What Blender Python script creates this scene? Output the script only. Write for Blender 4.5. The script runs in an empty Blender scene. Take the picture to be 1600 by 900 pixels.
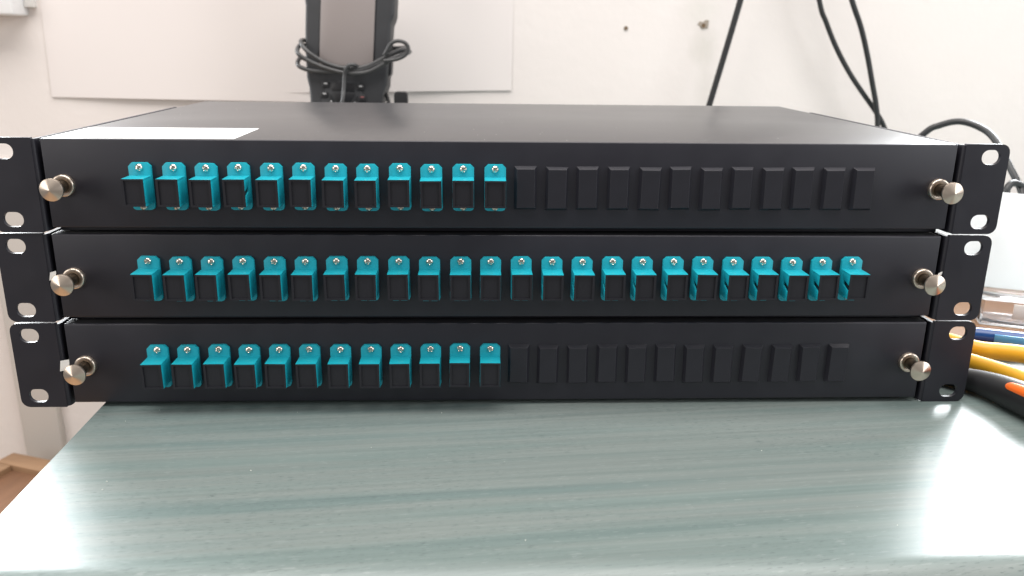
import bpy, bmesh, math, random
from mathutils import Vector, Matrix
random.seed(7)
S = bpy.context.scene
COL = S.collection
MM = 0.001
R = math.radians

# ------------------------------------------------------------------ camera
F_PX, PITCH, ROLL, YAW = 1295.44, 0.289225, 0.012609, 0.045518
CAM = Vector((-14.57, -390.53, 178.65))          # millimetres; front of the stack at y = 0, desk top at z = 0

def ray(u, v):
    """direction of a photograph pixel (1600 x 900) in the place"""
    a, b = u - 800, v - 450
    c, s = math.cos(ROLL), math.sin(ROLL)
    x, y = c * a + s * b, -s * a + c * b
    dx, dy, dz = x / F_PX, 1.0, -y / F_PX
    c, s = math.cos(PITCH), math.sin(PITCH)
    yy, zz = c * dy + s * dz, -s * dy + c * dz
    c, s = math.cos(YAW), math.sin(YAW)
    return Vector((c * dx + s * yy, -s * dx + c * yy, zz))

def on_y(u, v, y):
    d = ray(u, v); return CAM + d * ((y - CAM.y) / d.y)

def on_z(u, v, z):
    d = ray(u, v); return CAM + d * ((z - CAM.z) / d.z)

cam_data = bpy.data.cameras.new('camera')
cam = bpy.data.objects.new('camera', cam_data); COL.objects.link(cam)
fw = ray(800, 450).normalized()
rt = (ray(900, 450) - ray(800, 450)).normalized()
up = rt.cross(fw).normalized()
m = Matrix((rt, up, -fw)).transposed().to_4x4()
m.translation = CAM * MM
cam.matrix_world = m
cam_data.sensor_width = 36; cam_data.sensor_fit = 'HORIZONTAL'
cam_data.lens = F_PX * 36 / 1600
cam_data.clip_start = 0.01; cam_data.clip_end = 50
cam_data.dof.use_dof = True
cam_data.dof.focus_distance = 0.40
cam_data.dof.aperture_fstop = 15.0
S.camera = cam
S.render.engine = 'CYCLES'
S.render.resolution_x, S.render.resolution_y = 1024, 576

# ------------------------------------------------------------------ light
W = bpy.data.worlds.new('World'); S.world = W; W.use_nodes = True
bg = W.node_tree.nodes['Background']
bg.inputs[0].default_value = (1.0, 0.97, 0.95, 1); bg.inputs[1].default_value = 0.22

def area(name, loc, target, sx, sy, power, color):
    l = bpy.data.lights.new(name, 'AREA'); l.shape = 'RECTANGLE'
    l.size, l.size_y, l.energy, l.color = sx, sy, power, color
    o = bpy.data.objects.new(name, l); COL.objects.link(o)
    o.location = loc
    o.rotation_euler = (Vector(target) - Vector(loc)).to_track_quat('-Z', 'Y').to_euler()
    return o
area('ceiling_light', (0.0, -0.2, 1.7), (0, 0.2, 0.1), 2.2, 1.1, 46, (1.0, 0.96, 0.93))
area('window_light_back_left', (-0.74, 0.55, 0.36), (-0.74, -1.0, 0.36), 0.34, 0.56, 25, (0.93, 0.97, 1.0))
area('window_light_back_right', (0.74, 0.55, 0.42), (0.74, -1.0, 0.42), 0.30, 0.40, 12, (0.93, 0.97, 1.0))
area('window_light_front_right', (1.5, -0.75, 0.55), (0.15, 0, 0.06), 0.9, 1.0, 9.5, (0.95, 0.97, 1.0))
area('window_light_front_left', (-1.5, -0.9, 0.5), (-0.15, 0, 0.06), 0.9, 0.9, 7.0, (1.0, 0.96, 0.93))
S.view_settings.view_transform = 'Standard'
S.view_settings.look = 'None'
S.view_settings.exposure = 0.25
S.view_settings.gamma = 1.0
S.view_settings.use_curve_mapping = False

# ------------------------------------------------------------------ materials
def principled(name, color, rough=0.5, metal=0.0, **kw):
    mt = bpy.data.materials.new(name); mt.use_nodes = True
    b = mt.node_tree.nodes['Principled BSDF']
    b.inputs['Base Color'].default_value = (*color, 1)
    b.inputs['Roughness'].default_value = rough
    b.inputs['Metallic'].default_value = metal
    for k, v in kw.items():
        b.inputs[k.replace('_', ' ')].default_value = v
    return mt

def add_noise(mt, scale, c_amt=0.15, bump=0.0, bump_scale=None, rough_amt=0.0, stretch=(1, 1, 1), dist=0.0002):
    """uneven colour, gloss and fine relief over an otherwise plain material"""
    nt = mt.node_tree; n = nt.nodes; L = nt.links
    b = n['Principled BSDF']
    tc = n.new('ShaderNodeTexCoord'); mp = n.new('ShaderNodeMapping'); mp.inputs['Scale'].default_value = stretch
    L.new(tc.outputs['Object'], mp.inputs['Vector'])
    nz = n.new('ShaderNodeTexNoise'); nz.inputs['Scale'].default_value = scale; nz.inputs['Detail'].default_value = 5
    L.new(mp.outputs[0], nz.inputs['Vector'])
    col = b.inputs['Base Color'].default_value[:]
    mx = n.new('ShaderNodeMix'); mx.data_type = 'RGBA'
    mx.inputs[6].default_value = tuple(c * (1 - c_amt) for c in col[:3]) + (1,)
    mx.inputs[7].default_value = tuple(min(1, c * (1 + c_amt)) for c in col[:3]) + (1,)
    L.new(nz.outputs['Fac'], mx.inputs[0]); L.new(mx.outputs[2], b.inputs['Base Color'])
    if rough_amt:
        r0 = b.inputs['Roughness'].default_value
        mr = n.new('ShaderNodeMapRange'); mr.inputs['From Min'].default_value = 0.3; mr.inputs['From Max'].default_value = 0.7
        mr.inputs['To Min'].default_value = r0 - rough_amt; mr.inputs['To Max'].default_value = r0 + rough_amt
        L.new(nz.outputs['Fac'], mr.inputs['Value']); L.new(mr.outputs[0], b.inputs['Roughness'])
    if bump:
        n2 = n.new('ShaderNodeTexNoise'); n2.inputs['Scale'].default_value = bump_scale or scale; n2.inputs['Detail'].default_value = 3
        L.new(mp.outputs[0], n2.inputs['Vector'])
        bp = n.new('ShaderNodeBump'); bp.inputs['Strength'].default_value = bump; bp.inputs['Distance'].default_value = dist
        L.new(n2.outputs['Fac'], bp.inputs['Height']); L.new(bp.outputs[0], b.inputs['Normal'])
    return mt

M = {}
M['powder'] = add_noise(principled('black_powder_coat', (0.0185, 0.0182, 0.0255), 0.42), 60, 0.12, 0.25, 2600, 0.05, dist=0.00004)
M['lid'] = add_noise(principled('black_lid_coat', (0.026, 0.026, 0.029), 0.31, Specular_IOR_Level=0.7), 25, 0.08, 0.0, None, 0.012)
M['edge_metal'] = principled('bare_steel_edge', (0.8, 0.8, 0.8), 0.3, 1.0)
M['teal'] = add_noise(principled('teal_plastic', (0.009, 0.375, 0.468), 0.40), 300, 0.05, 0.1, 900, 0.04, dist=0.00003)
M['cap'] = add_noise(principled('black_rubber_cap', (0.0115, 0.0115, 0.0165), 0.5), 200, 0.15, 0.1, 1500, dist=0.00003)
M['plug'] = add_noise(principled('black_plug_plastic', (0.0165, 0.0163, 0.023), 0.45), 200, 0.15, 0.15, 1500, dist=0.00003)
M['screw'] = principled('plated_screw', (0.78, 0.72, 0.64), 0.22, 1.0)
M['dark_metal'] = principled('dark_stem', (0.10, 0.08, 0.06), 0.4, 1.0)
kn = principled('turned_nickel', (0.73, 0.62, 0.52), 0.33, 1.0, Anisotropic=0.6, Anisotropic_Rotation=0.25)
tg = kn.node_tree.nodes.new('ShaderNodeTangent'); tg.direction_type = 'RADIAL'; tg.axis = 'Y'
kn.node_tree.links.new(tg.outputs[0], kn.node_tree.nodes['Principled BSDF'].inputs['Tangent'])
M['knob'] = kn
M['white_plastic'] = principled('white_scrap', (0.8, 0.79, 0.76), 0.5)
M['sticker'] = add_noise(principled('white_sticker', (0.86, 0.86, 0.85), 0.45), 60, 0.02)
M['paper'] = add_noise(principled('white_paper', (0.795, 0.742, 0.718), 0.8), 9, 0.02)
M['cable'] = add_noise(principled('black_cable', (0.020, 0.021, 0.022), 0.42), 120, 0.2)
M['cable_grey'] = add_noise(principled('dark_grey_cable', (0.055, 0.055, 0.056), 0.4), 120, 0.2)
M['rubber'] = add_noise(principled('charcoal_rubber', (0.030, 0.031, 0.034), 0.55), 80, 0.2, 0.2, 700)
M['key'] = principled('black_key', (0.02, 0.02, 0.022), 0.35)
M['print'] = principled('grey_key_print', (0.5, 0.5, 0.5), 0.5)
M['red_print'] = principled('red_key_print', (0.28, 0.10, 0.10), 0.5)
M['screen'] = add_noise(principled('grey_screen', (0.29, 0.255, 0.245), 0.22), 12, 0.05)
M['white_paint'] = add_noise(principled('white_paint', (0.80, 0.78, 0.75), 0.5), 12, 0.03)
M['shaded_white'] = add_noise(principled('shaded_white_paint', (0.56, 0.52, 0.48), 0.55), 6, 0.06)  # white wall strip, with the shade below desk level put into its colour
M['carton'] = add_noise(principled('white_carton', (0.85, 0.85, 0.85), 0.55), 30, 0.03)
M['card'] = principled('thin_white_card', (0.88, 0.88, 0.88), 0.6)
_n = M['card'].node_tree; _t = _n.nodes.new('ShaderNodeBsdfTranslucent'); _t.inputs[0].default_value = (0.85, 0.86, 0.86, 1)
_m = _n.nodes.new('ShaderNodeMixShader'); _m.inputs[0].default_value = 0.55
_n.links.new(_n.nodes['Principled BSDF'].outputs[0], _m.inputs[1]); _n.links.new(_t.outputs[0], _m.inputs[2])
_n.links.new(_m.outputs[0], _n.nodes['Material Output'].inputs['Surface'])
M['kraft'] = add_noise(principled('brown_board', (0.23, 0.125, 0.062), 0.6), 40, 0.25, stretch=(1, 8, 1))
M['yellow'] = add_noise(principled('yellow_grip', (0.78, 0.40, 0.02), 0.42), 50, 0.1)
M['orange'] = principled('orange_inlay', (0.90, 0.16, 0.02), 0.4)
M['tool_black'] = add_noise(principled('black_tool_rubber', (0.014, 0.014, 0.015), 0.45), 80, 0.2)
M['blue'] = principled('blue_plastic', (0.008, 0.055, 0.22), 0.25)
M['blue_light'] = principled('light_blue_plastic', (0.08, 0.33, 0.66), 0.2)
M['red'] = principled('red_plastic', (0.5, 0.05, 0.02), 0.35)
M['steel'] = principled('tool_steel', (0.4, 0.39, 0.38), 0.35, 1.0)
M['clear'] = principled('clear_plastic', (0.95, 0.95, 0.97), 0.12, Transmission_Weight=1.0, IOR=1.2)
M['wood'] = add_noise(principled('tan_wood', (0.28, 0.165, 0.09), 0.55), 14, 0.3, stretch=(1, 9, 1))
M['wood_dark'] = add_noise(principled('brown_wood', (0.17, 0.085, 0.045), 0.5), 14, 0.3, stretch=(9, 1, 1))
M['floor'] = add_noise(principled('floor_wood', (0.36, 0.23, 0.13), 0.5), 6, 0.25, stretch=(1, 8, 1))
M['plaster_hole'] = add_noise(principled('broken_plaster', (0.36, 0.31, 0.26), 0.9), 600, 0.4)
M['hole'] = principled('brown_wall_plug', (0.16, 0.10, 0.05), 0.6)
M['dust'] = principled('pale_dust', (0.75, 0.75, 0.7), 0.8)

def wall_material():
    mt = principled('cream_wall_paint', (0.82, 0.765, 0.725), 0.65)
    nt = mt.node_tree; n = nt.nodes; L = nt.links; b = n['Principled BSDF']
    tc = n.new('ShaderNodeTexCoord')
    nz = n.new('ShaderNodeTexNoise'); nz.inputs['Scale'].default_value = 3.5; nz.inputs['Detail'].default_value = 6
    L.new(tc.outputs['Object'], nz.inputs['Vector'])
    cr = n.new('ShaderNodeValToRGB')
    cr.color_ramp.elements[0].position = 0.3; cr.color_ramp.elements[0].color = (0.80, 0.745, 0.712, 1)
    cr.color_ramp.elements[1].position = 0.7; cr.color_ramp.elements[1].color = (0.84, 0.786, 0.755, 1)
    L.new(nz.outputs['Fac'], cr.inputs[0])
    last = cr.outputs[0]
    # grubby smears below the old wall plugs and a patch of filler
    for (cx, cz, rx, rz, col, amt) in ((0.250, 0.176, 0.022, 0.030, (0.62, 0.59, 0.53, 1), 0.55),
                                       (0.255, 0.130, 0.016, 0.055, (0.66, 0.62, 0.57, 1), 0.45),
                                       (0.243, 0.215, 0.030, 0.020, (0.74, 0.72, 0.66, 1), 0.5),
                                       (-0.47, 0.13, 0.03, 0.03, (0.80, 0.72, 0.62, 1), 0.4)):
        sb = n.new('ShaderNodeMapping')
        sb.inputs['Location'].default_value = (-cx / rx, 0, -cz / rz)
        sb.inputs['Scale'].default_value = (1 / rx, 0, 1 / rz)
        L.new(tc.outputs['Object'], sb.inputs['Vector'])
        n2 = n.new('ShaderNodeTexNoise'); n2.inputs['Scale'].default_value = 1.6; n2.inputs['Detail'].default_value = 4
        L.new(sb.outputs[0], n2.inputs['Vector'])
        ad = n.new('ShaderNodeVectorMath'); ad.operation = 'ADD'
        sc = n.new('ShaderNodeVectorMath'); sc.operation = 'SCALE'; sc.inputs['Scale'].default_value = 0.9
        sub = n.new('ShaderNodeVectorMath'); sub.operation = 'SUBTRACT'; sub.inputs[1].default_value = (0.5, 0.5, 0.5)
        L.new(n2.outputs['Color'], sub.inputs[0]); L.new(sub.outputs[0], sc.inputs[0])
        L.new(sb.outputs[0], ad.inputs[0]); L.new(sc.outputs[0], ad.inputs[1])
        gr = n.new('ShaderNodeTexGradient'); gr.gradient_type = 'SPHERICAL'; L.new(ad.outputs[0], gr.inputs['Vector'])
        ml = n.new('ShaderNodeMath'); ml.operation = 'MULTIPLY'; ml.inputs[1].default_value = amt
        L.new(gr.outputs['Fac'], ml.inputs[0])
        mx = n.new('ShaderNodeMix'); mx.data_type = 'RGBA'; mx.inputs[7].default_value = col
        L.new(ml.outputs[0], mx.inputs[0]); L.new(last, mx.inputs[6]); last = mx.outputs[2]
    L.new(last, b.inputs['Base Color'])
    n3 = n.new('ShaderNodeTexNoise'); n3.inputs['Scale'].default_value = 90; n3.inputs['Detail'].default_value = 6
    L.new(tc.outputs['Object'], n3.inputs['Vector'])
    bp = n.new('ShaderNodeBump'); bp.inputs['Strength'].default_value = 0.25; bp.inputs['Distance'].default_value = 0.0015
    L.new(n3.outputs['Fac'], bp.inputs['Height']); L.new(bp.outputs[0], b.inputs['Normal'])
    return mt
M['wall'] = wall_material()

def desk_material():
    mt = principled('green_stained_beech', (0.2, 0.26, 0.25), 0.33)
    nt = mt.node_tree; n = nt.nodes; L = nt.links; b = n['Principled BSDF']
    tc = n.new('ShaderNodeTexCoord')
    def noise(scale, rot, detail=4, rough=0.55, loc=(0, 0, 0)):
        tw = n.new('ShaderNodeMapping'); tw.inputs['Rotation'].default_value = (0, 0, R(rot))
        mp = n.new('ShaderNodeMapping'); mp.inputs['Scale'].default_value = scale
        mp.inputs['Location'].default_value = loc
        L.new(tc.outputs['Object'], tw.inputs['Vector']); L.new(tw.outputs[0], mp.inputs['Vector'])
        z = n.new('ShaderNodeTexNoise'); z.inputs['Scale'].default_value = 1; z.inputs['Detail'].default_value = detail
        z.inputs['Roughness'].default_value = rough
        L.new(mp.outputs[0], z.inputs['Vector']); return z.outputs['Fac']
    def ramp(src, stops):
        c = n.new('ShaderNodeValToRGB'); e = c.color_ramp.elements
        while len(e) < len(stops): e.new(0.5)
        for i, (p, col) in enumerate(stops): e[i].position = p; e[i].color = (*col, 1)
        L.new(src, c.inputs[0]); return c.outputs[0]
    def mix(fac, a, bb, mode='MIX', const=None):
        x = n.new('ShaderNodeMix'); x.data_type = 'RGBA'; x.blend_type = mode
        if const is None: L.new(fac, x.inputs[0])
        else: x.inputs[0].default_value = const
        for sock, val in ((x.inputs[6], a), (x.inputs[7], bb)):
            if isinstance(val, tuple): sock.default_value = (*val, 1)
            else: L.new(val, sock)
        return x.outputs[2]
    broad = ramp(noise((1.6, 42, 42), -5.0), [(0.32, (0.128, 0.176, 0.170)), (0.45, (0.165, 0.210, 0.201)), (0.56, (0.194, 0.225, 0.215)), (0.70, (0.145, 0.192, 0.186))])
    fine = ramp(noise((4, 420, 420), -5.0, 6, 0.7), [(0.30, (0.84, 0.855, 0.855)), (0.70, (1.13, 1.12, 1.115))])
    col = mix(None, broad, fine, 'MULTIPLY', 1.0)
    # short dark pores of beech
    pore = ramp(noise((230, 2700, 2700), -7.0, 1, 0.4), [(0.655, (0, 0, 0)), (0.69, (1, 1, 1))])
    where = ramp(noise((6, 18, 18), -5, 3, 0.5, (3, 1, 0)), [(0.36, (0, 0, 0)), (0.6, (1, 1, 1))])
    pm = mix(None, pore, where, 'MULTIPLY', 1.0)
    col = mix(pm, col, (0.085, 0.115, 0.115))
    light = ramp(noise((150, 1300, 1300), -7.0, 1, 0.4, (7, 3, 0)), [(0.67, (0, 0, 0)), (0.71, (0.6, 0.6, 0.6))])
    col = mix(light, col, (0.25, 0.29, 0.28))
    L.new(col, b.inputs['Base Color'])
    bp = n.new('ShaderNodeBump'); bp.inputs['Strength'].default_value = 0.3; bp.inputs['Distance'].default_value = 0.0002
    L.new(noise((8, 500, 500), -5, 4, 0.6), bp.inputs['Height']); L.new(bp.outputs[0], b.inputs['Normal'])
    return mt
M['desk'] = desk_material()

# ------------------------------------------------------------------ mesh helpers (all in millimetres)
class MB:
    def __init__(self, off=(0, 0, 0)):
        self.bm = bmesh.new(); self.off = Vector(off)
    def v(self, p): return self.bm.verts.new((Vector(p) + self.off) * MM)
    def box(self, x0, x1, y0, y1, z0, z1):
        c = [self.v((x, y, z)) for z in (z0, z1) for y in (y0, y1) for x in (x0, x1)]
        for f in ((0, 1, 3, 2), (4, 5, 7, 6), (0, 1, 5, 4), (2, 3, 7, 6), (0, 2, 6, 4), (1, 3, 7, 5)):
            self.bm.faces.new([c[i] for i in f])
        return self
    def frustum(self, a, b):
        """two quads of four corners each"""
        A = [self.v(p) for p in a]; B = [self.v(p) for p in b]
        self.bm.faces.new(A); self.bm.faces.new(B)
        for i in range(4): self.bm.faces.new((A[i], A[(i + 1) % 4], B[(i + 1) % 4], B[i]))
        return self
    def prism(self, pts, axis, a, b):
        """2-D outline extruded along x, y or z from a to b"""
        def P(p, t):
            if axis == 'x': return (t, p[0], p[1])
            if axis == 'y': return (p[0], t, p[1])
            return (p[0], p[1], t)
        A = [self.v(P(p, a)) for p in pts]; B = [self.v(P(p, b)) for p in pts]
        self.bm.faces.new(A); self.bm.faces.new(B)
        k = len(pts)
        for i in range(k): self.bm.faces.new((A[i], A[(i + 1) % k], B[(i + 1) % k], B[i]))
        return self
    def lathe(self, prof, axis='y', seg=40, org=(0, 0, 0)):
        """profile of (radius, position along the axis)"""
        rings = []
        for r, t in prof:
            if r < 1e-6:
                p = (0, t, 0) if axis == 'y' else (0, 0, t)
                rings.append([self.v(Vector(p) + Vector(org))])
            else:
                ring = []
                for i in range(seg):
                    a = 2 * math.pi * i / seg
                    p = (r * math.cos(a), t, r * math.sin(a)) if axis == 'y' else (r * math.cos(a), r * math.sin(a), t)
                    ring.append(self.v(Vector(p) + Vector(org)))
                rings.append(ring)
        for A, B in zip(rings, rings[1:]):
            for i in range(seg):
                j = (i + 1) % seg
                if len(A) == 1 and len(B) == 1: continue
                if len(A) == 1: self.bm.faces.new((A[0], B[i], B[j]))
                elif len(B) == 1: self.bm.faces.new((A[i], A[j], B[0]))
                else: self.bm.faces.new((A[i], A[j], B[j], B[i]))
        if len(rings[0]) > 1: self.bm.faces.new(rings[0])
        if len(rings[-1]) > 1: self.bm.faces.new(rings[-1])
        return self
    def tube(self, pts, rad, seg=12, closed=False, sub=8):
        P = [Vector(p) for p in pts]; n = len(P); path = []; rr = []
        rads = rad if isinstance(rad, (list, tuple)) else [rad] * n
        for i in range(n if closed else n - 1):
            def g(k): return P[k % n] if closed else P[max(0, min(n - 1, k))]
            p0, p1, p2, p3 = g(i - 1), g(i), g(i + 1), g(i + 2)
            r1, r2 = rads[i % n], rads[(i + 1) % n]
            for s in range(sub):
                t = s / sub
                path.append(0.5 * ((2 * p1) + (p2 - p0) * t + (2 * p0 - 5 * p1 + 4 * p2 - p3) * t * t + (3 * p1 - p0 - 3 * p2 + p3) * t ** 3))
                rr.append(r1 + (r2 - r1) * t)
        if not closed: path.append(P[-1]); rr.append(rads[-1])
        k = len(path); rings = []; nrm = None
        for i in range(k):
            a = path[(i - 1) % k] if closed or i > 0 else path[i]
            b = path[(i + 1) % k] if closed or i < k - 1 else path[i]
            t = (b - a).normalized()
            if nrm is None: nrm = t.orthogonal().normalized()
            nrm = (nrm - t * nrm.dot(t)).normalized()
            bi = t.cross(nrm)
            rings.append([self.v(path[i] + (nrm * math.cos(2 * math.pi * j / seg) + bi * math.sin(2 * math.pi * j / seg)) * rr[i]) for j in range(seg)])
        for i in range(k if closed else k - 1):
            A, B = rings[i], rings[(i + 1) % k]
            for j in range(seg):
                self.bm.faces.new((A[j], A[(j + 1) % seg], B[(j + 1) % seg], B[j]))
        if not closed: self.bm.faces.new(rings[0]); self.bm.faces.new(rings[-1])
        return self
    def mesh(self, name, mat, bevel=0.0, seg=2, angle=35, smooth=True):
        bm = self.bm
        bmesh.ops.recalc_face_normals(bm, faces=bm.faces[:])
        if bevel:
            ed = [e for e in bm.edges if len(e.link_faces) == 2 and e.calc_face_angle(0) > R(25)]
            bmesh.ops.bevel(bm, geom=ed, offset=bevel * MM, segments=seg, affect='EDGES', profile=0.5, clamp_overlap=True)
        me = bpy.data.meshes.new(name); bm.to_mesh(me); bm.free()
        me.materials.append(M[mat] if isinstance(mat, str) else mat)
        if smooth:
            me.shade_smooth(); me.set_sharp_from_angle(angle=R(angle))
        return me
    def build(self, name, mat, parent=None, **kw):
        return link(name, self.mesh(name, mat, **kw), parent)

def link(name, me, parent=None, loc=None, rot=None):
    o = bpy.data.objects.new(name, me); COL.objects.link(o)
    if parent: o.parent = parent
    if loc is not None: o.location = Vector(loc) * MM
    if rot is not None: o.rotation_euler = rot
    return o

def tag(o, label=None, cat=None, group=None, kind=None):
    if label: o['label'] = label
    if cat: o['category'] = cat
    if group: o['group'] = group
    if kind: o['kind'] = kind
    return o

def empty(name, loc, rot=(0, 0, 0)):
    o = bpy.data.objects.new(name, None); COL.objects.link(o)
    o.empty_display_size = 0.02
    o.location = Vector(loc) * MM; o.rotation_euler = rot
    return o

def rounded(x0, x1, z0, z1, r, seg=5):
    out = []
    rs = r if isinstance(r, (list, tuple)) else (r,) * 4
    for (cx, cz, sx, sz, a0, q) in ((x1, z1, -1, -1, 0, rs[0]), (x0, z1, 1, -1, 90, rs[1]), (x0, z0, 1, 1, 180, rs[2]), (x1, z0, -1, 1, 270, rs[3])):
        if q <= 0: out.append((cx, cz)); continue
        for i in range(seg + 1):
            a = R(a0 + 90 * i / seg)
            out.append((cx + sx * q + q * math.cos(a), cz + sz * q + q * math.sin(a)))
    return out

def plate_with_holes(outline, holes, thick, name):
    """flat plate in the x-z plane, front at y = 0, with through holes"""
    cu = bpy.data.curves.new(name, 'CURVE'); cu.dimensions = '2D'; cu.fill_mode = 'BOTH'; cu.extrude = thick / 2 * MM
    for pts in [outline] + holes:
        sp = cu.splines.new('POLY'); sp.points.add(len(pts) - 1); sp.use_cyclic_u = True
        for p, q in zip(sp.points, pts): p.co = (q[0] * MM, q[1] * MM, 0, 1)
    o = bpy.data.objects.new(name, cu); COL.objects.link(o)
    dg = bpy.context.evaluated_depsgraph_get(); dg.update()
    me = bpy.data.meshes.new_from_object(o.evaluated_get(dg))
    bpy.data.objects.remove(o); bpy.data.curves.remove(cu)
    me.transform(Matrix.Rotation(R(90), 4, 'X'))
    me.transform(Matrix.Translation((0, thick / 2 * MM, 0)))
    return me

# ------------------------------------------------------------------ setting
WALL_Y = 600
tag(MB().box(-1500, 1500, WALL_Y, WALL_Y + 60, -740, 1500).build('wall', 'wall', smooth=False), kind='structure')
tag(MB().box(-1500, 1500, -900, WALL_Y + 60, -780, -740).build('floor', 'floor', smooth=False), kind='structure')

# desk
desk = tag(empty('desk', (200, 200, -740)), 'green stained wood-grain desk carrying the stack of black boxes', 'desk')
o = (-200, -200, 740)
mb = MB(o)
fy, fr_ = -147.5, 15.0
prof = [(588, 0)] + [(fy + fr_ - fr_ * math.sin(R(a)), -fr_ + fr_ * math.cos(R(a))) for a in range(0, 91, 6)] + [(fy, -22), (fy + 4, -26), (588, -26)]
mb.prism(prof, 'x', -203.6, 900)
for vv in mb.bm.verts:
    if vv.co.x < 0: vv.co.x -= 0.0337 * (vv.co.y - o[1] * MM)
ends = [f for f in mb.bm.faces if len(f.verts) > 8]
bmesh.ops.recalc_face_normals(mb.bm, faces=mb.bm.faces[:])
bmesh.ops.bevel(mb.bm, geom=list({e for f in ends for e in f.edges}), offset=1.0 * MM, segments=2, affect='EDGES')
mb.build('tabletop', 'desk', desk, angle=40)
MB(o).box(-170, -148, -90, 560, -739, -26.1).build('side_panel', 'desk', desk, bevel=1)
MB(o).box(840, 862, -90, 560, -739, -26.1).build('side_panel', 'desk', desk, bevel=1)

# ------------------------------------------------------------------ patch panels
Z0 = 22.7                      # local height of the panel's middle above its base
EARS = {}
def ear_mesh(side):
    xo, xi = 241.3, 219.2
    pts = rounded(xi, xo, -22.05, 22.2, (4.2, 0.3, 0.3, 4.2), 4)
    hl = []
    for zc in (15.875, -15.875):
        hl.append(rounded(232.4 - 4.7, 232.4 + 4.7, zc - 3.55, zc + 3.55, 3.4, 6)[::-1])
    pts = [(side * x, z) for x, z in pts]; hl = [[(side * x, z) for x, z in h] for h in hl]
    me = plate_with_holes(pts, hl, 2.0, 'ear')
    bm = bmesh.new(); bm.from_mesh(me)
    bmesh.ops.remove_doubles(bm, verts=bm.verts, dist=1e-7)
    bmesh.ops.recalc_face_normals(bm, faces=bm.faces[:])
    ed = [e for e in bm.edges if len(e.link_faces) == 2 and e.calc_face_angle(0) > R(60)]
    bmesh.ops.bevel(bm, geom=ed, offset=0.25 * MM, segments=2, affect='EDGES', clamp_overlap=True)
    # the bracket turns back along the side of the box
    mb = MB(); mb.bm = bm
    xa, xb = sorted((side * 216.2, side * 218.0))
    out = [(side * 219.35, 0.25), (side * 218.6, 0.45), (side * 217.95, 1.1), (side * 217.5, 2.2), (side * 217.4, 3.6), (side * 217.4, 190), (side * 219.3, 190), (side * 219.3, 2.4), (side * 219.4, 1.8)]
    mb.prism(out, 'z', -21.6, 21.6)
    bmesh.ops.translate(bm, verts=bm.verts, vec=(0, 0, Z0 * MM))
    me2 = mb.mesh('ear', 'powder', angle=40)
    bpy.data.meshes.remove(me)
    return me2
EARS[1], EARS[-1] = ear_mesh(1), ear_mesh(-1)

ME = {}
ME['front'] = MB((0, 0, Z0)).box(-215.2, 215.2, 0, 1.6, -19.7, 21.85).mesh('front_panel', 'powder', bevel=0.7, seg=3)
ME['lid'] = MB((0, 0, Z0)).box(-215.2, 215.2, 1.1, 244, 20.4, 21.8).mesh('lid', 'lid', bevel=0.35)
mb = MB((0, 0, Z0))
mb.box(-215.0, 215.0, 7.0, 243, -22.6, 20.5)
mb.box(-214.9, 214.9, 1.4, 7.1, -17, 20.45)
ME['chassis'] = mb.mesh('chassis', 'powder', bevel=0.5)

def adapter_mesh(slot):
    """flange with clipped corners and a hollow square shell; the key slot is cut into one side wall"""
    mb = MB()
    c = 1.7
    w, h, hb = 5.05, 11.3, 10.8
    mb.prism([(-w + c, -hb), (w - c, -hb), (w - 0.5, -hb + 0.5), (w, -hb + c), (w, h - c), (w - c, h), (-w + c, h), (-w, h - c), (-w, -hb + c), (-w + 0.5, -hb + 0.5)], 'y', -1.8, 0.3)
    a, b, t, L = 4.93, 6.35, 0.75, -11.8
    zs = -1.0
    first = len(mb.bm.verts)
    mb.prism([(-a, b), (a, b), (a, b - t), (-a, b - t)], 'y', L, -1.7)
    mb.prism([(-a, -b), (a, -b), (a, -b + t), (-a, -b + t)], 'y', L, -1.7)
    for s in (-1, 1):
        x0, x1 = sorted((s * a, s * (a - t)))
        bb = b - t + 0.01
        if s == slot:
            out = [(L, bb), (-1.7, bb), (-1.7, -bb), (L, -bb), (L, -1.9), (L + 1.8, -1.9), (L + 6.4, -0.4), (L + 6.4, 1.7), (L + 4.4, 1.7), (L, 0.7)]
        else:
            out = [(L, bb), (-1.7, bb), (-1.7, -bb), (L, -bb)]
        mb.prism(out, 'x', x0, x1)
        # stepped rib where the shell leaves the flange
        x0, x1 = sorted((s * (a + 0.01), s * (a + 0.1)))
        mb.box(x0, x1, -3.6, -1.75, -b + 0.6, b - 0.4)
    mb.box(-3.9, 3.9, -2.0, -1.7, -b + t, b - t)
    for vv in list(mb.bm.verts)[first:]: vv.co.z += zs * MM
    return mb.mesh('adapter', 'teal', bevel=0.14, seg=2)
ME['adapter_l'] = adapter_mesh(-1)
ME['adapter_r'] = adapter_mesh(1)
# dust cap: hollow fronted block sitting in the shell
mb = MB()
a, b = 4.88, 6.3
mb.box(-3.95, 3.95, -10.9, -2.1, -5.5, 5.5)
rim = 1.05
for x0, x1, z0, z1 in ((-a, -a + rim, -b, b), (a - rim, a, -b, b), (-a + rim + 0.01, a - rim - 0.01, b - 0.75, b), (-a + rim + 0.01, a - rim - 0.01, -b, -b + 0.9)):
    mb.box(x0, x1, -11.55, -11.22, z0, z1)
for x0, x1, z0, z1 in ((-3.98, -3.8, -5.5, 5.5), (3.8, 3.98, -5.5, 5.5), (-3.79, 3.79, 5.3, 5.49), (-3.79, 3.79, -5.49, -5.3)):
    mb.box(x0, x1, -11.21, -10.85, z0, z1)
ME['cap'] = mb.mesh('dust_cap', 'cap', smooth=False)

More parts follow.
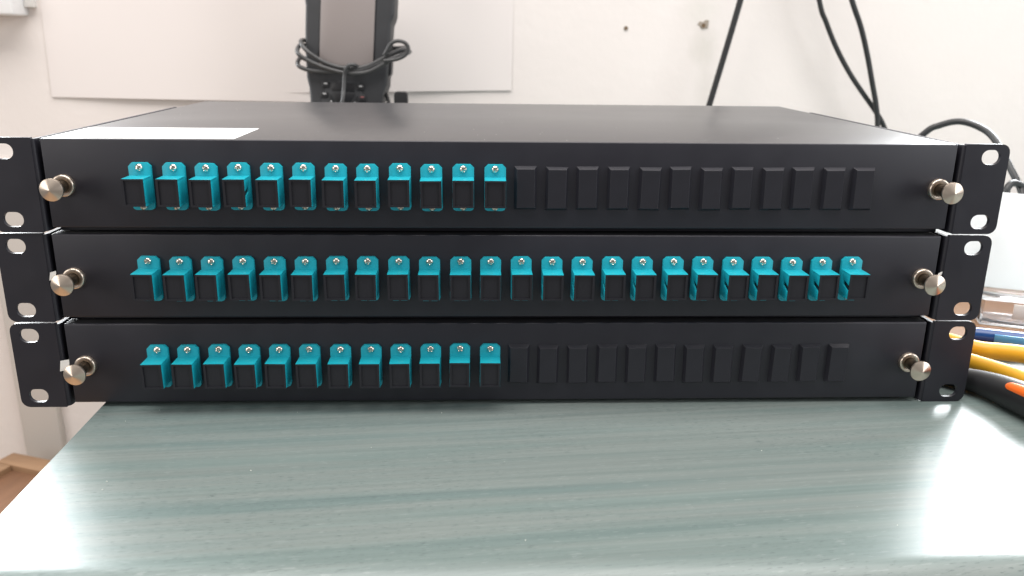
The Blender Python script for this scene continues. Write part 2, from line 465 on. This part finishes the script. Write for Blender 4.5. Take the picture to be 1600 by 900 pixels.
def screw_mesh():
    bm = bmesh.new(); seg = 32; prev = None
    prof = [(0.0, -1.05), (0.2, -1.05), (0.42, -1.03), (0.62, -1.0), (0.85, -0.92), (1.15, -0.78), (1.4, -0.55), (1.55, -0.25), (1.55, 0.2)]
    for r, y in prof:
        ring = []
        for i in range(seg if r > 0 else 1):
            t = 2 * math.pi * i / seg
            x, z = r * math.cos(t), r * math.sin(t)
            yy = y
            if r < 0.9 and (abs(x) < 0.2 or abs(z) < 0.2): yy = y + 0.5
            ring.append(bm.verts.new((x * MM, yy * MM, z * MM)))
        if prev:
            for i in range(seg):
                j = (i + 1) % seg
                if len(prev) == 1: bm.faces.new((prev[0], ring[i], ring[j]))
                else: bm.faces.new((prev[i], prev[j], ring[j], ring[i]))
        prev = ring
    bm.faces.new(prev)
    mb = MB(); mb.bm = bm
    return mb.mesh('screw', 'screw', angle=40)
ME['screw'] = screw_mesh(); ME['screw'].transform(Matrix.Scale(1.12, 4))
w, h, d, bv = 5.5, 10.5, 2.4, 1.3
ME['plug'] = MB().frustum([(-w, 0.2, -h), (w, 0.2, -h), (w, 0.2, h), (-w, 0.2, h)],
                          [(-w + bv, -d, -h + bv), (w - bv, -d, -h + bv), (w - bv, -d, h - bv), (-w + bv, -d, h - bv)]).mesh('blanking_plug', 'plug', bevel=0.1, seg=1, angle=20)
ME['knob'] = MB().lathe([(0, -14.75), (0.35, -14.65), (4.75, -13.15), (5.15, -12.9), (5.2, -12.6), (5.2, -12.0), (4.9, -11.7), (2.2, -11.5), (0, -11.5)]).mesh('plunger_knob', 'knob', angle=25)
ME['stem'] = MB().lathe([(2.9, -11.6), (2.9, -1.6)], seg=28).mesh('stem', 'dark_metal')
ME['collar'] = MB().lathe([(2.85, -1.7), (3.3, -2.0), (4.4, -2.25), (4.95, -2.05), (5.15, -1.6), (5.15, 0.1)]).mesh('collar', 'knob', angle=50)

PITCH_X = 14.87
def patch_panel(x, y, yaw, zc, fill, flipped, label, scraps, seed):
    rnd = random.Random(seed)
    root = tag(empty('patch_panel', (x, y, zc - Z0), (0, 0, yaw)), label, 'patch panel', 'stack of rack patch panels')
    link('chassis', ME['chassis'], root); link('lid', ME['lid'], root); link('front_panel', ME['front'], root)
    link('mounting_ear', EARS[-1], root); link('mounting_ear', EARS[1], root)
    for i in range(24):
        px = -171.0 + PITCH_X * i + rnd.uniform(-0.25, 0.25)
        if i < fill:
            zj = rnd.uniform(-0.2, 0.2)
            ad = link('adapter', ME['adapter_r' if i in flipped else 'adapter_l'], root, (px, -0.05, Z0 + zj), (0, R(rnd.uniform(-0.7, 0.7)), R(rnd.uniform(-0.8, 0.8))))
            link('dust_cap', ME['cap'], ad, (0, -0.6 + rnd.uniform(-0.2, -0.03), -1.08), (R(rnd.uniform(-0.6, 0.6)), 0, 0))
            for zz in (9.05, -9.05):
                link('screw', ME['screw'], ad, (rnd.uniform(-0.1, 0.1), -1.75, zz), (0, rnd.uniform(0, 1.57), 0))
        else:
            link('blanking_plug', ME['plug'], root, (px - 0.3, 0, Z0 + 0.1 + rnd.uniform(-0.3, 0.3)), (R(rnd.uniform(-0.8, 0.8)), R(rnd.uniform(-1.2, 1.2)), R(rnd.uniform(-1.2, 1.2))))
    for s in (-1, 1):
        kx = s * 207.8 + (0.8 if s < 0 else 0.6)
        k = link('plunger_knob', ME['knob'], root, (kx, 0, Z0 + 0.35), (R(rnd.uniform(-1, 1)), rnd.uniform(0, 3), R(rnd.uniform(-1, 1))))
        link('stem', ME['stem'], k); link('collar', ME['collar'], k)
        if s in scraps:
            dx, dz, ww, hh = scraps[s]
            # scrap of clear film caught behind the knob's head
            q = MB().prism([(dx, dz), (dx + ww, dz + 0.8), (dx + ww + 0.4, dz + hh), (dx + 0.9, dz + hh - 0.7)], 'y', -11.75, -11.55)
            sc = q.build('film_scrap', 'white_plastic', k); sc['label'] = 'scrap of whitish film caught behind the knob'
            k.rotation_euler = (0, 0, 0)
    return root
top_panel = patch_panel(1.78, 0.39, 0.0031, 111.8, 12, {3}, 'topmost black rack patch panel of the stack, white sticker on its lid', {}, 3)
patch_panel(0.25, 0.28, -0.0009, 67.0, 24, set(), 'middle black rack patch panel with a full row of teal adapters', {-1: (-6.0, 2.0, 3.2, 4.6), 1: (0.6, 4.0, 2.2, 2.6)}, 5)
patch_panel(0.0, 0.0, 0.0, 22.2, 12, set(), 'lowest black rack patch panel, lying directly on the green desk', {-1: (-7.0, 1.6, 4.6, 6.0)}, 9)
st = MB().box(-214.2, -128.5, 2.6, 50.5, 44.48, 44.62).build('sticker', 'sticker', top_panel, smooth=False)
st['label'] = 'plain white paper sticker on the lid'

# ------------------------------------------------------------------ on the wall
def paper(name, x0, x1, z0, z1, skew, lift, label, y_off):
    nx, nz = 28, 18
    mb = MB(); G = []
    for dy in (0, 0.35):
        g = []
        for j in range(nz + 1):
            row = []
            for i in range(nx + 1):
                s, t = i / nx, j / nz
                x = x0 + (x1 - x0) * s + 2.5 * t
                z = z0 + (z1 - z0) * t + skew * s
                e = (1 - t) ** 2
                y = WALL_Y - y_off * (0.35 + 0.65 * min(1, 6 * s)) - lift * e * (0.35 + 0.65 * math.sin(math.pi * min(1, s * 1.15)) ** 2) - 0.12 * math.sin(7 * s + 3 * t) + dy
                row.append(mb.v((x, y, z)))
            g.append(row)
        G.append(g)
        for j in range(nz):
            for i in range(nx): mb.bm.faces.new((g[j][i], g[j][i + 1], g[j + 1][i + 1], g[j + 1][i]))
    rim = lambda g: [g[0][i] for i in range(nx)] + [g[j][nx] for j in range(nz)] + [g[nz][i] for i in range(nx, 0, -1)] + [g[j][0] for j in range(nz, 0, -1)]
    A, B = rim(G[0]), rim(G[1])
    for i in range(len(A)): mb.bm.faces.new((A[i], A[(i + 1) % len(A)], B[(i + 1) % len(B)], B[i]))
    return tag(mb.build(name, 'paper', None, angle=60), label, 'paper', 'paper sheets stuck on the wall')
paper('paper_sheet', -497, -205, 111.5, 330, -3, 5, 'white paper sheet on the wall ending behind the left side of the handheld', 0.55)
paper('paper_sheet', -262, 27, 118.0, 332, 6, 4, 'white paper sheet on the wall reaching out right of the handheld', 0.5)

wb = tag(empty('wall_box', (-560, WALL_Y, 199)), 'white plastic box fixed high on the wall beside the paper sheet', 'wall box')
MB((0, 0, 0)).box(-60, 50, -34, 0.5, 0, 90).build('housing', 'carton', wb, bevel=2.5, seg=3)
MB((0, 0, 0)).box(50.2, 60, -9, 0.5, 9, 60).build('mounting_tab', 'white_paint', wb, bevel=1)

def wall_plug(u, v, r, label, rough):
    p = on_y(u, v, WALL_Y)
    root = tag(empty('wall_plug', p), label, 'wall plug', 'old wall plugs')
    rnd = random.Random(int(u))
    if rough:
        out = []
        for i in range(18):
            a = 2 * math.pi * i / 18; q = r * 1.15 * (1 + rnd.uniform(-0.35, 0.45))
            out.append((q * math.cos(a) + 0.8, q * math.sin(a) * 0.9 + 0.8))
        MB().prism(out, 'y', -0.35, 0.2).build('broken_plaster', 'plaster_hole', root, smooth=False)
    MB().lathe([(r * 0.25, -0.5), (r * 0.62, -1.0), (r * 0.75, -0.7), (r * 0.75, 0.2)], seg=20).build('plug_rim', 'plaster_hole', root)
    MB().lathe([(0, -0.75), (r * 0.42, -1.1), (r * 0.42, 0.1)], seg=16).build('plug_core', 'hole', root)
wall_plug(978, 44, 3.4, 'small brown wall plug standing alone in the clean wall', False)
wall_plug(1099, 40, 5.0, 'wall plug in chipped plaster above a grey smear', True)

tr = tag(MB().box(-588, -541, 588, WALL_Y + 0.5, -739.5, 40).build('wall_trunking', 'shaded_white', None, bevel=2, seg=3),
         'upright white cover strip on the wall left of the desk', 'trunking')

# cables hanging down the wall
def cable(name, pts, r, mat, label, group=None, **kw):
    return tag(MB().tube(pts, r, **kw).build(name, mat, None, angle=60), label, 'cable', group)
def wall_run(list_uv, y): return [on_y(u, v, y) for u, v in list_uv]
c1 = wall_run([(1157, 0), (1133, 82), (1108, 165)], 560)
d = (c1[0] - c1[2]).normalized()
cable('power_cable', [Vector((c1[0].x + 48, 601, c1[0].z + 225)), c1[0] + d * 170 + Vector((0, 22, 0)), c1[0] + d * 60 + Vector((0, 5, 0))] + c1 + [c1[2] - d * 60, Vector((225, 548, 12)), Vector((215, 520, 3.2)), Vector((190, 440, 3.2))], 3.4, 'cable',
      'straight thick black cable slanting down the wall', 'cables on the wall')
ca = wall_run([(1280, 0), (1291, 35), (1307, 75), (1328, 115), (1350, 148), (1368, 174), (1382, 200)], 566)
cable('signal_cable', [Vector((ca[0].x - 30, 601, ca[0].z + 190)), ca[0] + Vector((-22, 12, 90))] + ca + [Vector((474, 562, 50)), Vector((482, 548, 8)), Vector((500, 520, 3)), Vector((560, 480, 2.9))], 2.8, 'cable',
      'black cable bowing down the wall, crossing another at the bottom', 'cables on the wall')
cb = wall_run([(1331, 0), (1345, 42), (1355, 85), (1363, 130), (1369, 165), (1371, 198)], 558)
cable('signal_cable', [Vector((cb[0].x - 50, 601, cb[0].z + 180)), cb[0] + Vector((-28, 18, 80))] + cb + [Vector((446, 552, 50)), Vector((448, 540, 8)), Vector((455, 515, 3.2)), Vector((470, 430, 3.2))], 3.0, 'cable',
      'black cable dropping steeply beside the bowing one', 'cables on the wall')
lp = [Vector((330, 372, 3.2)), Vector((345, 352, 55)), on_y(1440, 212, 335), on_y(1468, 196, 330), on_y(1503, 190, 320), on_y(1540, 204, 305), on_y(1561, 228, 290), on_y(1580, 265, 270), on_y(1596, 300, 256), on_y(1590, 318, 250), on_y(1576, 312, 248), on_y(1573, 296, 250), on_y(1584, 286, 254), on_y(1602, 296, 262), on_y(1612, 325, 270), on_y(1600, 350, 275), on_y(1575, 352, 272), Vector((420, 262, 18)), Vector((440, 280, 3.2)), Vector((500, 300, 3.1))]
cable('looped_cable', lp, 2.8, 'cable', 'dark grey cable arching and coiling behind the white card')

# ------------------------------------------------------------------ handheld behind the stack
HX, HY = -152.5, 462
hand = tag(empty('handheld_terminal', (HX, HY, 0), (R(-6), R(3.2), 0)), 'charcoal handheld terminal with grey screen leaning behind the stack', 'handheld')
half = [(34, 0), (35.5, 90), (36, 118), (37, 128), (40.5, 138), (41.5, 160), (42.5, 200), (45.5, 206), (46, 262), (40, 286), (24, 292)]
left = [(-34, 0), (-35.5, 90), (-36, 118), (-37.5, 131), (-40, 140), (-41.5, 160), (-42.5, 185), (-42.5, 210), (-43.5, 216), (-43.5, 262), (-39, 286), (-24, 292)]
MB().prism(half + left[::-1], 'y', 0, 40).build('body', 'rubber', hand, bevel=3.2, seg=3, angle=50)
MB().prism([(-29, 152), (27.5, 152), (28, 268), (-28, 268)], 'y', -0.7, 0.6).build('bezel', 'key', hand, bevel=0.4)
MB().prism([(-27.3, 154), (26, 154), (26.5, 266), (-26.5, 266)], 'y', -1.2, -0.5).build('screen', 'screen', hand, bevel=0.3)
pan = MB().prism([(-22, 100), (14, 100), (19, 116), (14, 139), (-19, 139), (-25, 116)], 'y', -0.8, 0.4).build('keypad', 'rubber', hand, bevel=0.5)
for (kx, kz, pm) in ((-20.5, 134.5, 'print'), (-21.5, 124.5, 'print'), (14.5, 134, 'print'), (16.5, 123.5, 'red_print')):
    k = MB().prism(rounded(kx - 3.6, kx + 3.6, kz - 2.9, kz + 2.9, 1.2), 'y', -2.4, -0.6).build('key', 'key', hand, bevel=0.5)
    MB().box(kx - 1.6, kx + 1.8, -2.55, -2.35, kz + 0.2, kz + 1.5).build('key_print', pm, k, smooth=False)
MB().box(-14.5, 8.5, -1.6, -0.6, 129, 137).build('key_window', 'key', hand, bevel=0.4)
for tri in ([(-14, 127), (9, 127), (4.5, 119), (-9.5, 119)], [(-16, 125), (-11, 118), (-16, 112)], [(11, 125), (6, 118), (11, 112)], [(-8, 112), (3, 112), (-2.5, 117)]):
    k = MB().prism(tri, 'y', -2.2, -0.6).build('arrow_key', 'key', hand, bevel=0.4)
    cx = sum(p[0] for p in tri) / len(tri); cz = sum(p[1] for p in tri) / len(tri)
    MB().prism([(cx - 1.3, cz - 0.8), (cx + 1.3, cz - 0.8), (cx, cz + 1.2)], 'y', -2.35, -2.15).build('arrow_print', 'print', k, smooth=False)
MB().prism([(40.5, 146), (43.8, 150), (44.2, 162), (41.5, 166)], 'y', 8, 26).build('side_button', 'key', hand, bevel=0.8)

CY = 470
def fr(l, y=CY): return [on_y(u, v, y) for u, v in l]
def back(x0, z0, x1, z1): return [Vector((x0, 500, z0)), Vector((x0 - 22, 531, z0 + 2)), Vector(((x0 + x1) / 2, 535, (z0 + z1) / 2)), Vector((x1 + 22, 531, z1 + 2)), Vector((x1, 500, z1))]
coil = tag(empty('coiled_cable', (HX, 462, 150)), 'dark cable coiled round the handheld and knotted in front of its screen', 'cable')
co = (-HX, -462, -150)
loops = [
    [(467, 66), (480, 80), (500, 94), (522, 103), (546, 107), (572, 104), (596, 93), (615, 82), (630, 76)],
    [(463, 74), (466, 84), (482, 95), (508, 106), (540, 114), (572, 113), (598, 101), (620, 88), (634, 84)],
    [(463, 95), (467, 103), (484, 110), (510, 112), (538, 112), (566, 109), (592, 99), (612, 90), (626, 84)]]
for i, lo in enumerate(loops):
    f = fr(lo, CY - 1.5 * (i == 1)); f[0] += Vector((0, 9, 0)); f[-1] += Vector((0, 9, 0))
    a, b = f[-1], f[0]
    bk = [Vector((a.x + 1, 505, a.z + 2)), Vector((a.x - 12, 524, a.z)), Vector((HX, 527, (a.z + b.z) / 2)), Vector((b.x + 10, 524, b.z)), Vector((b.x - 1, 505, b.z + 2))]
    MB(co).tube(f + bk, 2.15, closed=True).build('loop', 'cable_grey', coil, angle=60)
MB(co).tube(fr([(600, 95), (618, 93), (632, 87), (638, 76), (633, 67), (621, 64), (611, 68), (606, 76), (600, 86)], CY - 4), 1.9).build('loop', 'cable_grey', coil, angle=60)
MB(co).tube([Vector(on_y(562, 106, CY + 3)), on_y(554, 101.5, CY - 3), on_y(545, 102, CY - 5), on_y(540, 108, CY - 5.5), on_y(538, 120, CY - 5), on_y(537, 140, CY - 7), on_y(534, 165, CY - 12), Vector((-158, 452, 60)), Vector((-162, 440, 6)), Vector((-170, 420, 2))], 1.9).build('knot_tail', 'cable_grey', coil, angle=60)
cable('charger_cable', [on_y(590, 120, 512), on_y(597, 136, 505), on_y(606, 155, 490), Vector((-96, 470, 85)), Vector((-85, 455, 20)), Vector((-70, 430, 2.1)), Vector((-40, 400, 2))], 2.0, 'cable', 'thin black lead dropping beside the right edge of the handheld')
pg = on_y(627, 160, 455)
plugo = tag(empty('power_plug', (pg.x, 455, 0)), 'small black rounded plug standing up beside the handheld', 'plug')
MB().box(-14, 14, -12, 12, 0, 96).build('plug_body', 'rubber', plugo, bevel=4, seg=3)
MB().prism(rounded(-6.6, 6.6, 95, pg.z + 10.5, (3, 3, 0.5, 0.5)), 'y', -6, 6).build('strain_relief', 'tool_black', plugo, bevel=1.5, seg=3)

# ------------------------------------------------------------------ clutter to the right of the stack
ct = tag(empty('folded_card', (398, 196, 0), (0, 0, math.atan2(-14, 20))), 'glaring white folded paper card standing right of the stack', 'card')
MB().prism([(-88, 26), (-92, 14), (-90, 8), (-84, 5.6), (0, 5), (112, 5.5), (112, 5.9), (0, 5.4), (-83.8, 6), (-89.5, 8.4), (-91.5, 14), (-87.6, 25.8)], 'z', 0, 74).build('front_leaf', 'card', ct, angle=50)
bd = tag(MB().prism([(228, 100), (300, 55), (470, 20), (520, 120), (330, 178), (240, 150)], 'z', 0.02, 2.6).build('cardboard_sheet', 'kraft', None, bevel=0.4),
         'brown cardboard sheet lying on the desk under the clear plastic box', 'cardboard')
cb0 = on_z(1545, 508, 2.7)
cl = tag(empty('clear_box', (cb0.x + 22, cb0.y + 6, 2.65), (0, 0, R(-22))), 'small clear plastic box in front of the white card', 'plastic box')
mb = MB()
mb.box(-24, 24, -14, 14, 0, 1.2); mb.box(-24, -22.8, -14, 14, 1.21, 17); mb.box(22.8, 24, -14, 14, 1.21, 17)
mb.box(-22.79, 22.79, -14, -12.8, 1.21, 17); mb.box(-22.79, 22.79, 12.8, 14, 1.21, 17)
mb.build('tray', 'clear', cl, bevel=0.3)
MB().box(-24.6, 24.6, -14.6, 14.6, 17.02, 18.6).build('lid', 'clear', cl, bevel=0.4)
MB().box(-6, 8, -15.3, -14.05, 6, 16).build('latch', 'white_plastic', cl, bevel=0.3)
bl = on_z(1565, 528, 8)
bu = tag(empty('blue_marker', (bl.x, bl.y, 2.6), (0, 0, R(-22))), 'blue plastic marker lying behind the yellow pliers', 'marker')
MB((0, 0, 5.2)).tube([(-14, 0, 0), (-13, 0, 0), (40, 0, 0), (60, 0, 0)], [4.2, 5.2, 5.2, 5.0], seg=20, sub=3).build('barrel', 'blue', bu)
MB((0, 0, 5.2)).prism([(-5, -5.35), (15, -5.35), (15, -4), (-5, -4)], 'z', -2.2, 3.4).build('clip', 'blue_light', bu, bevel=0.4)
MB().box(-26, 30, -10.5, -6.5, 0, 3.4).build('red_tip', 'red', bu, bevel=0.8)

pl = tag(empty('pliers', (238, 78, 0)), 'pair of pliers with bright yellow grips beside the stack', 'pliers')
po = (-238, -78, 0)
A = [Vector((246, 83, 8.5)), Vector((262, 76, 9.5)), on_z(1523, 544, 9), on_z(1560, 549, 9), on_z(1600, 554, 9), Vector((330, 28, 8)), Vector((345, 10, 7.5))]
B = [Vector((242, 70, 8.5)), Vector((252, 54, 9)), on_z(1520, 567, 8), on_z(1560, 580, 8), on_z(1600, 594, 8), Vector((292, -18, 7)), Vector((296, -40, 7))]
MB(po).tube(A, [3.2, 4.4, 4.8, 5.0, 5.2, 5.2, 4.2], seg=18).build('grip', 'yellow', pl, angle=60)
MB(po).tube(B, [3.2, 4.4, 5.0, 5.2, 5.4, 5.4, 4.4], seg=18).build('grip', 'yellow', pl, angle=60)
MB(po).lathe([(0, 14), (6.5, 13.5), (8, 12), (8, 5), (6.5, 3.6), (0, 3.4)], axis='z', seg=28, org=(239, 79, 0)).build('pivot', 'steel', pl)
MB(po).prism([(233, 82), (245, 80), (243, 104), (239.5, 112), (235, 106)], 'z', 4.5, 12.5).build('jaw', 'steel', pl, bevel=1)
dr = tag(empty('small_driver', (316, 22, 0), (0, 0, R(-38))), 'small steel driver with blue end lying between the yellow grips', 'screwdriver')
MB((0, 0, 2.7)).tube([(-22, 0, 0), (0, 0, 0), (30, 0, 0)], 2.4, seg=14, sub=3).build('shaft', 'steel', dr)
MB((0, 0, 4.6)).tube([(4, 0, 0), (6, 0, 0), (40, 0, 0)], [3.2, 4.5, 4.5], seg=16, sub=3).build('handle', 'blue_light', dr)

tl = tag(empty('utility_tool', (258, 6, 0)), 'black rubber tool handle with orange inlay lying beside the lowest panel', 'tool')
ax = [Vector((232, 40, 4.2)), Vector((236, 30, 4.6)), Vector((244, 21, 5.6)), Vector((252, 12, 6.8)), Vector((257.5, 0, 7.8)), Vector((261, -14, 8.6)), Vector((265, -30, 9.2)), Vector((269.5, -48, 9.2)), Vector((275, -70, 9)), Vector((278, -82, 8.6)), Vector((278.6, -84, 8.5))]
rd = [2.5, 4.2, 5.2, 6.2, 7.4, 8.4, 9.0, 9.0, 8.8, 7.5, 5]
MB((-258, -6, 0)).tube(ax, rd, seg=28).build('handle', 'tool_black', tl, angle=60)
inl = [Vector((258.2, -10, 13.2)), Vector((258.8, -13, 14.0)), Vector((261.3, -24, 14.9)), Vector((264.5, -38, 15.2)), Vector((269.5, -56, 15.0)), Vector((270.2, -59, 14.5))]
MB((-258, -6, 0)).tube([p + Vector((-2.2, -0.6, -0.6)) for p in inl], [1.2, 2.9, 3.4, 3.5, 3.2, 1.2], seg=18).build('inlay', 'orange', tl, angle=60)

# ------------------------------------------------------------------ stool down by the wall
sx = tag(empty('wooden_stool', (-505, 385, -740), (0, 0, R(-20))), 'wooden stool with brown inset seat standing below the left end of the desk', 'stool')
Wd, Dp, Ht = 135, 135, 425
for (x0, x1, y0, y1) in ((-Wd, Wd, Dp - 26, Dp), (-Wd, Wd, -Dp, -Dp + 26), (-Wd, -Wd + 26, -Dp + 26.1, Dp - 26.1), (Wd - 26, Wd, -Dp + 26.1, Dp - 26.1)):
    MB().box(x0, x1, y0, y1, Ht - 34, Ht).build('seat_rail', 'wood', sx, bevel=2)
MB().box(-Wd + 25, Wd - 25, -Dp + 25, Dp - 25, Ht - 22, Ht - 7).build('seat', 'wood_dark', sx, bevel=1)
for x in (-1, 1):
    for y in (-1, 1):
        MB().box(x * 118 - 14, x * 118 + 14, y * 118 - 14, y * 118 + 14, 0, Ht - 34.1).build('leg', 'wood', sx, bevel=2)

# ------------------------------------------------------------------ crumbs of dust on the desk
mb = MB(); rnd = random.Random(21)
spots = [(196, 658), (821, 844), (167, 752), (160, 765), (580, 699), (690, 645), (392, 735), (1190, 704)]
for (u, v) in spots:
    p = on_z(u, v, 0.25)
    r = rnd.uniform(0.16, 0.32)
    mb.lathe([(0, p.z + r), (r, p.z), (0, p.z - r)], axis='z', seg=6, org=(p.x, p.y, 0))
for i in range(12):
    p = Vector((rnd.uniform(-190, 225), rnd.uniform(-130, -4), 0.1)); r = rnd.uniform(0.08, 0.2)
    mb.lathe([(0, p.z + r), (r, p.z), (0, p.z - r)], axis='z', seg=5, org=(p.x, p.y, 0))
tag(mb.build('dust', 'dust', None), 'pale specks of dust scattered on the green desk', 'dust', kind='stuff')
mb = MB()
for i in range(60):
    p = Vector((rnd.uniform(-200, 205), 4 + 236 * rnd.random() ** 1.6, 44.55)); r = rnd.uniform(0.06, 0.18)
    mb.lathe([(0, p.z + r), (r, p.z), (0, p.z - r)], axis='z', seg=5, org=(p.x, p.y, 0))
d2 = tag(mb.build('lid_dust', 'dust', top_panel), kind='stuff')
